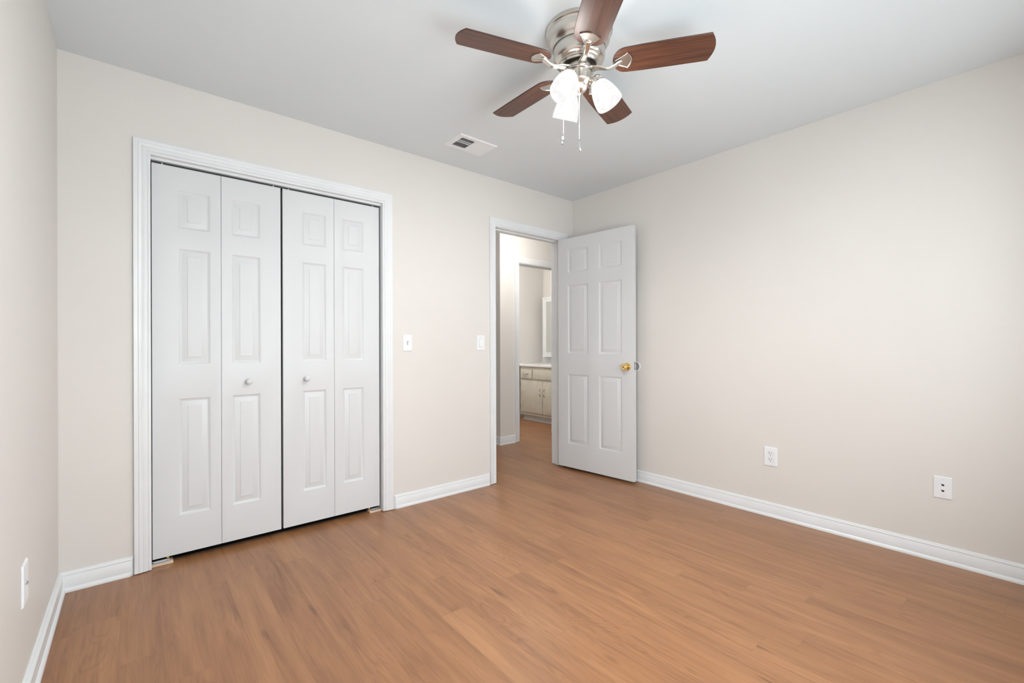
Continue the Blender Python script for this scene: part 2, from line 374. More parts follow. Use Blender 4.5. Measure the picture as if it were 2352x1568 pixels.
baseboard('baseboard_right', ((0, 0), (0, FRONT_Y), (-1, 0), -1, -1))
baseboard('baseboard_front', ((0, FRONT_Y), (XL, FRONT_Y), (0, 1), -1, -1))
baseboard('baseboard_hall', ((-0.04, HY), (0.168, HY), (0, -1), 1, 0), ((-0.04, 3.5), (-0.04, HY), (-1, 0), -1, 1), ((0.945, HY), (2.2, HY), (0, -1), 0, -1),
          ((-1.2, T), (-1.2, 3.5), (1, 0), -1, -1), ((-0.075, T), (2.2, T), (0, 1), 0, -1), ((-1.2, T), (-0.981, T), (0, 1), -1, 0))
baseboard('baseboard_bathroom', ((0.06, 2.5), (2.03, 2.5), (0, -1), -1, -1))

# ------------------------------------------------------------------ panelled leaves
def panel_face(mb, w_, z0, z1, panels, y, sgn, bev=0.040):
    """front face in local x-z with raised panels; sgn -1 faces -Y (recess goes +Y)"""
    Xs = sorted({0, w_, *[p[0] for p in panels], *[p[1] for p in panels]}); Zs = sorted({z0, z1, *[p[2] for p in panels], *[p[3] for p in panels]})
    for i in range(len(Xs)-1):
        for j in range(len(Zs)-1):
            cx, cz = (Xs[i]+Xs[i+1])/2, (Zs[j]+Zs[j+1])/2
            if any(p[0] < cx < p[1] and p[2] < cz < p[3] for p in panels): continue
            mb.add([(Xs[i], y, Zs[j]), (Xs[i+1], y, Zs[j]), (Xs[i+1], y, Zs[j+1]), (Xs[i], y, Zs[j+1])], [(0, 1, 2, 3)])
    prof = [(0, 0), (0.0020, 0.0010), (0.011, 0.0082), (0.0135, 0.0088), (0.016, 0.0082), (bev-0.001, 0.0022), (bev, 0.0003)]
    for p in panels:
        rings = []
        for ins, dep in prof:
            yy = y - sgn*dep
            rings.append([(p[0]+ins, yy, p[2]+ins), (p[1]-ins, yy, p[2]+ins), (p[1]-ins, yy, p[3]-ins), (p[0]+ins, yy, p[3]-ins)])
        vs = [q for r_ in rings for q in r_]; fs = []
        for i in range(len(prof)-1):
            for k in range(4): fs.append((i*4+k, i*4+(k+1) % 4, (i+1)*4+(k+1) % 4, (i+1)*4+k))
        k = (len(prof)-1)*4; fs.append((k, k+1, k+2, k+3)); mb.add(vs, fs)
def leaf(w_, z0, z1, th, panels, back=None):
    mb = MB(); panel_face(mb, w_, z0, z1, panels, 0, -1)
    if back is None: mb.add([(0, th, z0), (w_, th, z0), (w_, th, z1), (0, th, z1)], [(0, 1, 2, 3)])
    else: panel_face(mb, w_, z0, z1, back, th, 1)
    # edges, split to match the face grid so the surface closes
    Zs = sorted({z0, z1, *[p[2] for p in panels], *[p[3] for p in panels]}); Xs = sorted({0, w_, *[p[0] for p in panels], *[p[1] for p in panels]})
    for x in (0, w_):
        for j in range(len(Zs)-1): mb.add([(x, 0, Zs[j]), (x, th, Zs[j]), (x, th, Zs[j+1]), (x, 0, Zs[j+1])], [(0, 1, 2, 3)])
    for z in (z0, z1):
        for i in range(len(Xs)-1): mb.add([(Xs[i], 0, z), (Xs[i], th, z), (Xs[i+1], th, z), (Xs[i+1], 0, z)], [(0, 1, 2, 3)])
    return mb

ROWS = [(0.231, 0.835), (1.010, 1.609), (1.712, 1.911)]
def bifold(name, xa, margins, knob_leaf, knob_x, pins, label, pivot_x):
    t = root(name, (xa, 0.030, 0)); t['kind'] = 'structure'; t['label'] = label
    lw = 0.2935
    x = 0
    for i, (ml, mr) in enumerate(margins):
        pan = [(ml, lw-mr, a, b_) for a, b_ in ROWS]
        q = put(leaf(lw, 0.036, 2.026, 0.030, pan), 'door_panel', M['door'], t, (x, 0, 0))
        if i == knob_leaf:
            mb = MB(); R = Matrix.Rotation(PI/2, 4, 'X')
            prof = [(0.0, 0), (0.0105, 0.0), (0.0105, 0.002), (0.0065, 0.006), (0.0070, 0.012), (0.0135, 0.017), (0.0170, 0.022), (0.0168, 0.028), (0.0130, 0.033), (0.006, 0.0355), (0, 0.036)]
            mb.lathe(prof, 32, R); k = put(mb, 'knob', M['door'], q, (knob_x-x, 0, 0.908)); k['label'] = 'round white knob'
        x += lw + 0.0018
    for px in pins:
        mb = MB(); mb.cyl((px-xa, 0.014, 2.0255), (px-xa, 0.014, 2.043), 0.0035, 12); put(mb, 'guide_pin', M['plastic'], t)
    mb = MB(); mb.cyl((pivot_x-xa, 0.014, 0.018), (pivot_x-xa, 0.014, 0.0365), 0.004, 12); mb.cyl((pivot_x-xa, 0.014, 0.026), (pivot_x-xa, 0.014, 0.030), 0.009, 6)
    put(mb, 'pivot_bolt', M['brass'], t)
    return t
bifold('door_2', -3.0665, [(0.107, 0.048), (0.048, 0.105)], 1, 0.4245, (-3.024, -2.512),
       'left bifold closet door pair, beside the left corner of the room', -3.005)
bifold('door_3', -2.4660, [(0.107, 0.047), (0.051, 0.105)], 0, 0.1285, (-2.432, -1.915),
       'right bifold closet door pair, the one nearer the light switches', -1.945)
# head track
mb = MB(); mb.box(CJ0, CJ1, 0.020, 0.028, 2.0385, CJZ)
o = put(mb, 'trim_4', M['trim']); o['kind'] = 'structure'
mb = MB(); mb.box(CJ0+0.002, CJ1-0.002, 0.0285, 0.031, 2.034, 2.050); mb.box(CJ0+0.002, CJ1-0.002, 0.055, 0.058, 2.034, 2.050); mb.box(CJ0+0.002, CJ1-0.002, 0.0285, 0.058, 2.0485, 2.0515)
o = put(mb, 'closet_track', M['track']); tag(o, 'dark grey metal track above the bifold closet doors', 'track')

# pivot brackets on the floor
def bracket(x0, x1, label, flip):
    t = root('pivot_bracket', (x0, 0.0, 0)); tag(t, label, 'bracket', 'floor pivot brackets of the closet doors')
    mb = MB(); mb.box(0, x1-x0, 0.022, 0.075, 0.0002, 0.012, 0, 0.001); put(mb, 'wood_block', M['pine'], t)
    mb = MB(); a, b_ = (0.002, x1-x0-0.014) if not flip else (0.016, x1-x0-0.002)
    mb.box(a, b_, 0.024, 0.052, 0.0118, 0.0140); mb.box(a, b_, 0.024, 0.0262, 0.0138, 0.0185); mb.box(a, b_, 0.048, 0.052, 0.0138, 0.0185)
    xx = a if not flip else b_
    mb.cyl((xx+(0.005 if not flip else -0.005), 0.032, 0.0140), (xx+(0.005 if not flip else -0.005), 0.032, 0.0195), 0.0035, 10)
    put(mb, 'metal_socket', M['steel'], t)
bracket(-3.0735, -2.984, 'small metal pivot bracket on a wood block at the left foot of the closet opening', False)
bracket(-1.948, -1.8685, 'small metal pivot bracket on a wood block at the right foot of the closet opening', True)

# ------------------------------------------------------------------ bedroom door (open about 96 degrees)
dd = Vector((0.074, -0.753)); ang = math.atan2(dd.y, dd.x)
d1 = root('door_1', (-0.192, 0.004, 0), (0, 0, ang)); d1['kind'] = 'structure'; d1['label'] = 'open white six panel bedroom door beside the hallway opening'
DW, DTH = 0.757, 0.035
cols = [(0.109, 0.325), (0.434, 0.650)]; rows = [(0.232, 0.845), (1.029, 1.633), (1.741, 1.947)]
pan = [(a, b_, c, d) for a, b_ in cols for c, d in rows]
lf = put(leaf(DW, 0.022, 2.050, DTH, pan, pan), 'door_leaf', M['door'], d1)
def door_knob(y, s):
    mb = MB(); R = Matrix.Rotation(PI/2*s, 4, 'X')
    prof = [(0, 0), (0.0325, 0.0), (0.0325, 0.003), (0.029, 0.008), (0.019, 0.010), (0.0120, 0.012), (0.0115, 0.026), (0.013, 0.030), (0.0185, 0.034), (0.0250, 0.042), (0.0265, 0.050), (0.0240, 0.058), (0.0215, 0.060), (0.0200, 0.0585), (0.0120, 0.0575), (0.0115, 0.0590), (0, 0.0590)]
    mb.lathe(prof, 40, R); mb.cyl((0, -s*0.059, 0), (0, -s*0.0605, 0), 0.0025, 10, 1)
    k = put(mb, 'door_knob', [M['brass'], M['slot']], lf, (0.698, y, 0.929)); k['label'] = 'polished brass knob'
door_knob(0, 1); door_knob(DTH, -1)
mb = MB(); mb.box(DW-0.0006, DW+0.0012, 0.0065, 0.0285, 0.905, 0.968, 0, 0.0005)
mb.add([(DW+0.001, 0.012, 0.925), (DW+0.011, 0.012, 0.925), (DW+0.001, 0.023, 0.925), (DW+0.001, 0.012, 0.949), (DW+0.011, 0.012, 0.949), (DW+0.001, 0.023, 0.949)],
       [(0, 1, 2), (3, 5, 4), (0, 3, 4, 1), (1, 4, 5, 2), (0, 2, 5, 3)], 1)
o = put(mb, 'latch_plate', [M['dull'], M['chrome']], lf); o['label'] = 'steel latch plate and bolt'
for hz in (0.34, 1.07, 1.81):
    mb = MB(); mb.box(-0.0030, 0.0005, 0.004, 0.033, hz-0.045, hz+0.045); mb.cyl((-0.003, 0.0395, hz-0.046), (-0.003, 0.0395, hz+0.046), 0.0052, 14)
    put(mb, 'hinge', M['steel'], lf)

# clear wall bumper behind the knob
t = root('door_stop', (-0.0005, -0.692, 0.928)); tag(t, 'round clear plastic door bumper on the wall behind the open door', 'door stop')
R = Matrix.Rotation(-PI/2, 4, 'Y')
mb = MB(); mb.lathe([(0, 0), (0.040, 0), (0.040, 0.004), (0.038, 0.007), (0.034, 0.007), (0.032, 0.004), (0, 0.004)], 40, R); put(mb, 'bumper_ring', M['plastic'], t)
mb = MB(); mb.lathe([(0, 0.0042), (0.031, 0.0042), (0.031, 0.0055), (0.010, 0.0065), (0, 0.0065)], 36, R); put(mb, 'bumper_pad', M['rubber'], t)

# ------------------------------------------------------------------ wall plates (built facing -Y at origin, then turned)
def plate(mb, w_, h, th=0.006):
    bm = bmesh.new(); bmesh.ops.create_cube(bm, size=1)
    for v_ in bm.verts:
        v_.co = Vector((v_.co.x*w_, v_.co.y*th-th/2, v_.co.z*h))
        if v_.co.y < -th/2: v_.co.x *= 1-0.006/w_; v_.co.z *= 1-0.006/h
    bmesh.ops.bevel(bm, geom=bm.edges[:], offset=0.0012, segments=2, affect='EDGES'); mb.bm(bm)
def screw(mb, z, y=-0.006):
    mb.cyl((0, y+0.0005, z), (0, y-0.0007, z), 0.0030, 12, 0); mb.box(-0.0026, 0.0026, y-0.0010, y-0.0006, z-0.0004, z+0.0004, 1)
def device(name, loc, rz, w_, h, label, cat, group=None):
    t = root(name, loc, (0, 0, rz)); tag(t, label, cat, group)
    mb = MB(); plate(mb, w_, h); put(mb, 'wall_plate', M['plastic'], t); return t
t = device('light_switch', (-1.687, -0.0002, 1.122), 0, 0.070, 0.114, 'white toggle light switch on the wall right beside the closet trim', 'light switch')
mb = MB(); mb.box(-0.0052, 0.0052, -0.0064, -0.0058, -0.012, 0.012, 1); put(mb, 'toggle_slot', [M['plastic'], M['slotgrey']], t)
mb = MB(); mb.box(-0.0040, 0.0040, -0.0180, -0.0060, -0.0035, 0.0045, 0, 0.001)
for v_i, v_ in enumerate(mb.v):
    if v_[1] < -0.010: mb.v[v_i] = (v_[0]*0.85, v_[1], v_[2]-0.0060)
put(mb, 'toggle', M['plastic'], t)
for z in (0.030, -0.030): mb = MB(); screw(mb, z); put(mb, 'screw', [M['plastic'], M['slotgrey']], t)
t = device('light_switch', (-1.062, -0.0002, 1.123), 0, 0.076, 0.118, 'white wide rocker light switch on the wall just left of the bedroom doorway', 'light switch')
mb = MB(); mb.box(-0.0170, 0.0170, -0.0063, -0.0058, -0.0335, 0.0335, 1); put(mb, 'rocker_slot', [M['plastic'], M['slotgrey']], t)
mb = MB(); mb.add([(-0.0160, -0.0062, -0.032), (0.0160, -0.0062, -0.032), (-0.0160, -0.0062, 0.032), (0.0160, -0.0062, 0.032), (-0.0160, -0.0105, -0.031), (0.0160, -0.0105, -0.031), (-0.0160, -0.0068, 0.031), (0.0160, -0.0068, 0.031)],
       [(0, 1, 5, 4), (4, 5, 7, 6), (2, 6, 7, 3), (0, 4, 6, 2), (1, 3, 7, 5)]); put(mb, 'rocker', M['plastic'], t)
for z in (0.048, -0.048): mb = MB(); screw(mb, z); put(mb, 'screw', [M['plastic'], M['slotgrey']], t)
RR = -PI/2     # faces -X (right wall)
t = device('wall_outlet', (-0.0002, -1.702, 0.3845), RR, 0.080, 0.122, 'white duplex power outlet low on the right wall, nearer the open door', 'outlet')
for z in (0.0195, -0.0195):
    mb = MB(); pts = []
    for k in range(40):
        a = 2*PI*k/40; pts.append((max(-0.0172, min(0.0172, 0.0195*math.cos(a))), max(-0.0142, min(0.0142, 0.0165*math.sin(a)))))
    vs = [(x, -0.0061, z+y) for x, y in pts]+[(x, -0.0085, z+y) for x, y in pts]; n_ = 40
    mb.add(vs, [(k, (k+1) % n_, n_+(k+1) % n_, n_+k) for k in range(n_)]+[tuple(range(n_, 2*n_))])
    vs = [(x*1.06, -0.0062, z+y*1.07) for x, y in pts]; mb.add(vs, [tuple(range(n_))], 1)
    mb.box(-0.0082, -0.0050, -0.0089, -0.0084, z-0.0010, z+0.0085, 2); mb.box(0.0050, 0.0082, -0.0089, -0.0084, z-0.0000, z+0.0075, 2)
    mb.cyl((0, -0.0084, z-0.0075), (0, -0.0089, z-0.0075), 0.0027, 12, 2)
    put(mb, 'socket', [M['plastic'], M['slotgrey'], M['slot']], t)
mb = MB(); screw(mb, 0); put(mb, 'screw', [M['plastic'], M['slotgrey']], t)
t = device('wall_outlet', (-0.0002, -2.5065, 0.3790), RR, 0.072, 0.112, 'white phone jack plate with two dark openings, nearest the right edge of the photo', 'outlet')
for z in (0.0145, -0.0150):
    mb = MB(); s_ = 0.0062
    pts = [(-s_, 0.0035), (s_*0.6, 0.0035), (s_, 0.0015), (s_, -0.0020), (s_*0.30, -0.0062), (-s_*0.15, -0.0062), (-s_, 0.0005)]
    n_ = len(pts); vs = [(x, -0.0061, z+y) for x, y in pts]+[(x, -0.0066, z+y) for x, y in pts]
    mb.add(vs, [(k, (k+1) % n_, n_+(k+1) % n_, n_+k) for k in range(n_)]+[tuple(range(n_, 2*n_))]); put(mb, 'jack_opening', M['slot'], t)
for z in (0.041, -0.041): mb = MB(); screw(mb, z); put(mb, 'screw', [M['plastic'], M['slotgrey']], t)
t = device('cable_plate', (XL+0.0002, -0.833, 0.3820), PI/2, 0.084, 0.128, 'white cable jack plate low on the left wall', 'outlet')
mb = MB(); mb.cyl((0, -0.0058, 0), (0, -0.0072, 0), 0.0070, 6, 0, False); mb.cyl((0, -0.0070, 0), (0, -0.0098, 0), 0.0046, 16, 0); mb.cyl((0, -0.0097, 0), (0, -0.0101, 0), 0.0034, 12, 1)
put(mb, 'coax_connector', [M['steel'], M['slot']], t)
for z in (0.042, -0.042): mb = MB(); screw(mb, z); put(mb, 'screw', [M['plastic'], M['slotgrey']], t)

# ------------------------------------------------------------------ ceiling air register
VX0, VX1, VY0, VY1 = -1.558, -1.262, -0.480, -0.276
t = root('ceiling_vent', ((VX0+VX1)/2, (VY0+VY1)/2, RH)); tag(t, 'white slotted air register on the ceiling left of the fan', 'vent')
hx, hy = (VX1-VX0)/2, (VY1-VY0)/2; ix, iy = hx-0.034, hy-0.036
mb = MB()
z1_, z0_ = -0.0004, -0.0075
for ring in [((hx, hy, z1_), (hx-0.006, hy-0.006, z0_)), ((hx-0.006, hy-0.006, z0_), (ix, iy, z0_+0.0005)), ((ix, iy, z0_+0.0005), (ix, iy, z1_))]:
    (a, b_, c), (d, e_, g_) = ring
    vs = [(-a, -b_, c), (a, -b_, c), (a, b_, c), (-a, b_, c), (-d, -e_, g_), (d, -e_, g_), (d, e_, g_), (-d, e_, g_)]
    mb.add(vs, [(k, (k+1) % 4, 4+(k+1) % 4, 4+k) for k in range(4)])
mb.box(-0.006, 0.006, -iy, iy, z0_+0.0005, z1_)
put(mb, 'vent_frame', M['plastic'], t)
mb = MB(); mb.box(-ix, ix, -iy, iy, -0.0009, -0.0003); put(mb, 'duct_opening', M['slot'], t)
for sgn in (-1, 1):
    mb = MB(); nn = 9
    for i in range(nn):
        x = sgn*(0.006 + (ix-0.006)*(i+0.5)/nn); pitch = (ix-0.006)/nn
        dx = pitch*(0.62 if sgn < 0 else 0.50)
        a, b_ = (x-dx, x+dx*0.15) if sgn < 0 else (x-dx*0.15, x+dx)
        # slats lean outward on each side
        zt_, zb_ = (-0.0012, -0.0074) if sgn < 0 else (-0.0056, -0.0076)
        if sgn < 0: mb.add([(x-dx*0.8, -iy, zb_), (x+dx*0.8, -iy, zt_), (x+dx*0.8, iy, zt_), (x-dx*0.8, iy, zb_)], [(0, 1, 2, 3)])
        else: mb.add([(x+dx*0.8, -iy, zb_), (x-dx*0.8, -iy, zt_), (x-dx*0.8, iy, zt_), (x+dx*0.8, iy, zb_)], [(0, 1, 2, 3)])
        mb.add([(v_[0]+0.0006, v_[1], v_[2]) for v_ in mb.v[-4:]], [(3, 2, 1, 0)])
    put(mb, 'louvre_bank', M['plastic'], t)
mb = MB(); mb.box(-ix, -0.006, -0.002, 0.002, -0.0068, -0.0020); mb.box(-ix, -0.006, -0.022, -0.019, -0.0060, -0.0018); put(mb, 'cross_bar', M['plastic'], t)
mb = MB(); mb.box(-ix-0.010, -ix-0.004, -0.012, 0.008, -0.0115, -0.0068, 0, 0.001); put(mb, 'damper_lever', M['plastic'], t)

# ------------------------------------------------------------------ ceiling fan
FX, FY = -1.680, -1.570
fan = root('ceiling_fan', (FX, FY, RH)); tag(fan, 'five blade ceiling fan in nickel and walnut with three lit glass shades', 'ceiling fan')
Zc = lambda z: z-RH
mb = MB()
mb.lathe([(0, 0), (0.141, -0.0005), (0.1415, -0.004), (0.140, -0.014), (0.1365, -0.017), (0.1360, -0.0195), (0.1335, -0.0225), (0.1325, -0.0260), (0.1315, -0.040),
          (0.1270, -0.054), (0.1185, -0.065), (0.1150, -0.0675), (0.1140, -0.0700), (0.1115, -0.0725), (0.1100, -0.078)], 72)
put(mb, 'canopy', M['nickel'], fan)
mb = MB()
mb.lathe([(0.1065, -0.074), (0.1090, -0.078), (0.1090, -0.110), (0.1080, -0.120), (0.1040, -0.129), (0.0970, -0.1360), (0.0860, -0.1400), (0.0800, -0.1410)], 72)
put(mb, 'motor_housing', M['nickel'], fan)
mb = MB()
mb.lathe([(0.084, -0.136), (0.0865, -0.141), (0.0850, -0.146), (0.0800, -0.1475), (0.0770, -0.1520), (0.0720, -0.1520), (0.0700, -0.148)], 64)
put(mb, 'trim_ring', M['nickel'], fan)
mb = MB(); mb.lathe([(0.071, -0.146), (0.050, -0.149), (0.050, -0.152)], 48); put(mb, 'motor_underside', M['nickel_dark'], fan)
mb = MB(); mb.lathe([(0.050, -0.147), (0.0565, -0.149), (0.0565, -0.172), (0.053, -0.174), (0.0, -0.174)], 56)
put(mb, 'flywheel', M['nickel'], fan)
mb = MB(); mb.lathe([(0.0, -0.1755), (0.0600, -0.1755), (0.0615, -0.178), (0.0600, -0.181), (0.0530, -0.184), (0.0515, -0.205), (0.0520, -0.219), (0.0480, -0.225), (0.0400, -0.230), (0.0340, -0.236)], 56)
for k in range(3):
    a = math.radians(192+60+120*k); mb.cyl((0.051*math.cos(a), 0.051*math.sin(a), -0.196), (0.0555*math.cos(a), 0.0555*math.sin(a), -0.196), 0.0035, 12)
put(mb, 'switch_housing', M['nickel'], fan)
mb = MB(); mb.lathe([(0.036, -0.232), (0.0345, -0.240), (0.0300, -0.250), (0.0220, -0.258), (0.0120, -0.263), (0.007, -0.265), (0.0055, -0.272), (0, -0.274)], 48)
put(mb, 'light_kit_hub', M['nickel'], fan)

# blades and irons
BZ = 2.287-RH; BP = math.radians(-11.17)
def blade_mesh():
    w_, r0, rc, R_ = 0.068, 0.140, 0.520, 0.538
    top = []
    for k in range(0, 13):                                  # root, half rounded
        a = PI/2 + PI*k/12; top.append((r0+0.052+0.052*math.cos(a), w_*0.94*math.sin(a)))
    top += [(0.26, -w_*0.985), (0.40, -w_)]
    top += [(rc-0.006, -w_), (rc-0.0015, -w_+0.0015), (rc, -w_+0.006)]
    for k in range(1, 12):
        t_ = -1+2*k/12; top.append((R_ - (R_-rc)*t_*t_, (w_-0.006)*t_))
    top += [(rc, w_-0.006), (rc-0.0015, w_-0.0015), (rc-0.006, w_), (0.40, w_), (0.26, w_*0.985)]
    n_ = len(top); th = 0.0055; mb = MB(); e_ = 0.0012
    cx, cy = 0.34, 0
    ins = [(x+(cx-x)*e_/0.2, y*(1-e_/w_)) for x, y in top]
    vs = [(x, y, 0) for x, y in ins]+[(x, y, e_) for x, y in top]+[(x, y, th-e_) for x, y in top]+[(x, y, th) for x, y in ins]
    mb.add(vs, [tuple(range(n_))], 0); o_ = len(mb.f)
    mb.f.append(tuple(range(3*n_, 4*n_))[::-1]); mb.mi.append(0); mb.sm.append(False)
    for j in range(3):
        for k in range(n_):
            mb.f.append((j*n_+k, j*n_+(k+1) % n_, (j+1)*n_+(k+1) % n_, (j+1)*n_+k)); mb.mi.append(1); mb.sm.append(False)
    return mb
def iron_plate():
    """shield medallion under the blade root, in blade local frame"""
    mb = MB(); out = []
    for k in range(0, 9): t_ = -1+2*k/8; out.append((0.218-0.018*t_*t_, 0.042*t_))         # outer arc
    out += [(0.196, 0.0385), (0.176, 0.0280), (0.160, 0.0190), (0.148, 0.0135), (0.142, 0.0)]
    out += [(x, -y) for x, y in [(0.148, 0.0105), (0.158, 0.0150), (0.172, 0.0235), (0.190, 0.0335)]]
    n_ = len(out); cx = 0.185
    lev = [(1.0, -0.0003), (1.0, -0.0035), (0.94, -0.0050), (0.86, -0.0050), (0.80, -0.0025)]
    vs = []
    for s_, z in lev: vs += [(cx+(x-cx)*s_, y*s_, z) for x, y in out]
    fs = [(j*n_+k, j*n_+(k+1) % n_, (j+1)*n_+(k+1) % n_, (j+1)*n_+k) for j in range(len(lev)-1) for k in range(n_)]
    fs.append(tuple((len(lev)-1)*n_+k for k in range(n_))); mb.add(vs, fs)
    mb.sphere((0.172, 0, -0.003), 0.007, 16, 0, (1, 1, 0.6))
    return mb
def iron_arm():
    mb = MB(); P = [(0.052, -0.010), (0.068, -0.012), (0.082, -0.012), (0.096, -0.015), (0.110, -0.019), (0.124, -0.021), (0.138, -0.019), (0.150, -0.014), (0.160, -0.0075), (0.172, -0.0030)]
    ws = [0.0210, 0.0190, 0.0165, 0.0145, 0.0130, 0.0120, 0.0120, 0.0120, 0.0125, 0.0130]; th = 0.0065
    vs = []
    for i, ((x, z), w_) in enumerate(zip(P, ws)):
        vs += [(x, -w_, z), (x, w_, z), (x, w_*0.7, z-th), (x, -w_*0.7, z-th)]
    fs = [(i*4+k, i*4+(k+1) % 4, (i+1)*4+(k+1) % 4, (i+1)*4+k) for i in range(len(P)-1) for k in range(4)]
    fs += [(0, 1, 2, 3), tuple((len(P)-1)*4+k for k in (3, 2, 1, 0))]; mb.add(vs, fs)
    bm = bmesh.new(); 
    return mb
bl0 = put(blade_mesh(), 'blade', [M['walnut'], M['blade_edge']], fan)
ir0 = put(iron_arm(), 'blade_iron', M['nickel'], fan)
md = ir0.modifiers.new('bevel', 'BEVEL'); md.width = 0.0012; md.segments = 2; md.limit_method = 'ANGLE'
pl0 = put(iron_plate(), 'medallion', M['nickel'], ir0)
for k in range(5):
    a = 2.823 + k*2*PI/5
    b_, i_, p_ = (bl0, ir0, pl0) if k == 0 else (bl0.copy(), ir0.copy(), pl0.copy())
    if k:
        for q in (b_, i_, p_): COL.objects.link(q)
        p_.parent = i_
    b_.location = (0, 0, BZ); b_.rotation_euler = (BP, 0, a)
    i_.location = (0, 0, BZ); i_.rotation_euler = (0, 0, a)
    p_.location = (0, 0, 0); p_.rotation_euler = (BP, 0, 0)

# shades
AZ0 = math.radians(192)
def shade_parts():
    arm = MB(); arm.tube([(0.020, 0, -0.222), (0.038, 0, -0.226), (0.050, 0, -0.2235), (0.060, 0, -0.212)], 0.0065, 12)
    ax = Vector((0.060, 0, -0.106)).normalized()              # from cup to opening
    O = Vector((0.066, 0, -0.207)); q = ax.to_track_quat('Z', 'Y').to_matrix().to_4x4(); q.translation = O
    cup = MB(); cup.lathe([(0, -0.006), (0.016, -0.006), (0.024, -0.001), (0.0275, 0.006), (0.0290, 0.018), (0.0325, 0.020), (0.0325, 0.029), (0.0300, 0.0295), (0.0270, 0.0100), (0, 0.006)], 40, q)
    sh = MB(); outer = [(0.0270, 0.018), (0.0300, 0.025), (0.0360, 0.033), (0.0430, 0.048), (0.0495, 0.068), (0.0540, 0.090), (0.0565, 0.110), (0.0570, 0.124), (0.0560, 0.1270)]
    inner = [(0.0543, 0.1255), (0.0538, 0.110), (0.0512, 0.090), (0.0467, 0.069), (0.0402, 0.049), (0.0335, 0.035), (0.0250, 0.022)]
    sh.lathe(outer+inner, 56, q)
    bu = MB(); bu.lathe([(0, 0.006), (0.013, 0.006), (0.013, 0.044), (0.016, 0.056), (0.0235, 0.071), (0.0265, 0.085), (0.0245, 0.099), (0.0165, 0.109), (0.0070, 0.1135), (0, 0.114)], 32, q)
    return arm, cup, sh, bu
arm, cup, sh, bu = shade_parts()
a0 = put(arm, 'lamp_arm', M['nickel'], fan); c0 = put(cup, 'shade_holder', M['nickel'], fan); s0 = put(sh, 'lamp_shade', M['shade'], fan); b0 = put(bu, 'bulb', M['bulb'], s0)
s0['label'] = 'frosted alabaster glass shade, lit'
for k in range(3):
    A = AZ0 + k*2*PI/3
    if k == 0: qs = (a0, c0, s0); bb = b0
    else:
        qs = (a0.copy(), c0.copy(), s0.copy()); bb = b0.copy(); bb.parent = qs[2]
        for q in (*qs, bb): COL.objects.link(q)
    for q in qs: q.rotation_euler = (0, 0, A); q.location = (0, 0, 0)
# pull chains
def chain(x, y, ztop, zbot, tilt, label):
    mb = MB(); mb.tube([(x, y, ztop), (x, y, (ztop+zbot)/2), (x, y, zbot)], 0.0009, 8)
    z = ztop
    n_ = int((ztop-zbot)/0.0042)
    for i in range(n_):
        bm = bmesh.new(); bmesh.ops.create_icosphere(bm, subdivisions=1, radius=0.0017); mb.bm(bm, 0, True, Matrix.Translation((x, y, ztop-0.0042*i)))
    c = put(mb, 'pull_chain', M['chain'], fan)
    mb = MB(); R_ = Matrix.Translation((x, y, zbot)) @ Matrix.Rotation(tilt, 4, 'Y') @ Matrix.Rotation(PI, 4, 'X')
    mb.lathe([(0, -0.004), (0.0028, -0.003), (0.0028, 0.003), (0.0022, 0.006), (0.0035, 0.014), (0.0062, 0.023), (0.0078, 0.031), (0.0070, 0.037), (0.0040, 0.041), (0, 0.042)], 20, R_ @ Matrix.Diagonal((1.25, 0.9, 1.1, 1)))
    p_ = put(mb, 'pendant', M['chrome'], c)
rx, ry = rt.x, rt.y
chain(-0.070*rx-0.02*fw.x, -0.070*ry-0.02*fw.y, -0.176-0.05, 1.995-RH, 0.18, '')
chain(-0.005*rx-0.035*fw.x, -0.005*ry-0.035*fw.y, -0.215, 1.962-RH, -0.12, '')

# ------------------------------------------------------------------ bathroom: vanity, worktop, medicine cabinet
VFX = 1.285
t = root('bathroom_vanity', (VFX, 1.95, 0)); tag(t, 'cream painted bathroom vanity cabinet seen through the doorways', 'vanity cabinet')
Y0, Y1 = -0.74, 0.275            # local y range (near end hidden by the jamb)
DEP = 2.026-VFX
mb = MB(); mb.box(0, DEP, Y0, Y1, 0.082, 0.786); put(mb, 'cabinet_body', M['vanity'], t)
mb = MB(); mb.box(0.055, DEP, Y0, Y1-0.02, 0.0, 0.082); put(mb, 'toe_kick', M['trim'], t)
mb = MB(); mb.box(0.033, 0.055, Y0, Y1-0.02, 0.0, 0.012); put(mb, 'shoe_moulding', M['trim'], t)
def pull(parent, c, vert, name):
    mb = MB(); L_ = 0.052
    def P(s_, o_): return Vector((c[0]-o_, c[1]+(0 if vert else s_), c[2]+(s_ if vert else 0)))
    mb.tube([P(-L_, 0), P(-L_*0.9, 0.010), P(-L_*0.55, 0.020), P(-L_*0.33, 0.024)], [0.006, 0.0045, 0.0045, 0.006], 10, 0)
    mb.tube([P(L_, 0), P(L_*0.9, 0.010), P(L_*0.55, 0.020), P(L_*0.33, 0.024)], [0.006, 0.0045, 0.0045, 0.006], 10, 0)
    mb.tube([P(-L_*0.35, 0.024), P(-L_*0.2, 0.0245), P(L_*0.2, 0.0245), P(L_*0.35, 0.024)], [0.006, 0.0078, 0.0078, 0.006], 12, 1)
    put(mb, name, [M['bronze'], M['ceramic']], parent)
def front(name, y0, y1, z0, z1):
    mb = MB(); mb.box(-0.016, -0.0005, y0, y1, z0, z1, 0, 0.003); mb.box(-0.003, -0.0002, y0-0.004, y1+0.004, z0-0.004, z1+0.004, 1)
    return put(mb, name, [M['vanity'], M['vanity_edge']], t)
yy = lambda y: y-1.95
q = front('drawer', yy(1.962), yy(2.202), 0.612, 0.746); pull(q, (-0.016, yy(2.085), 0.680), False, 'handle')
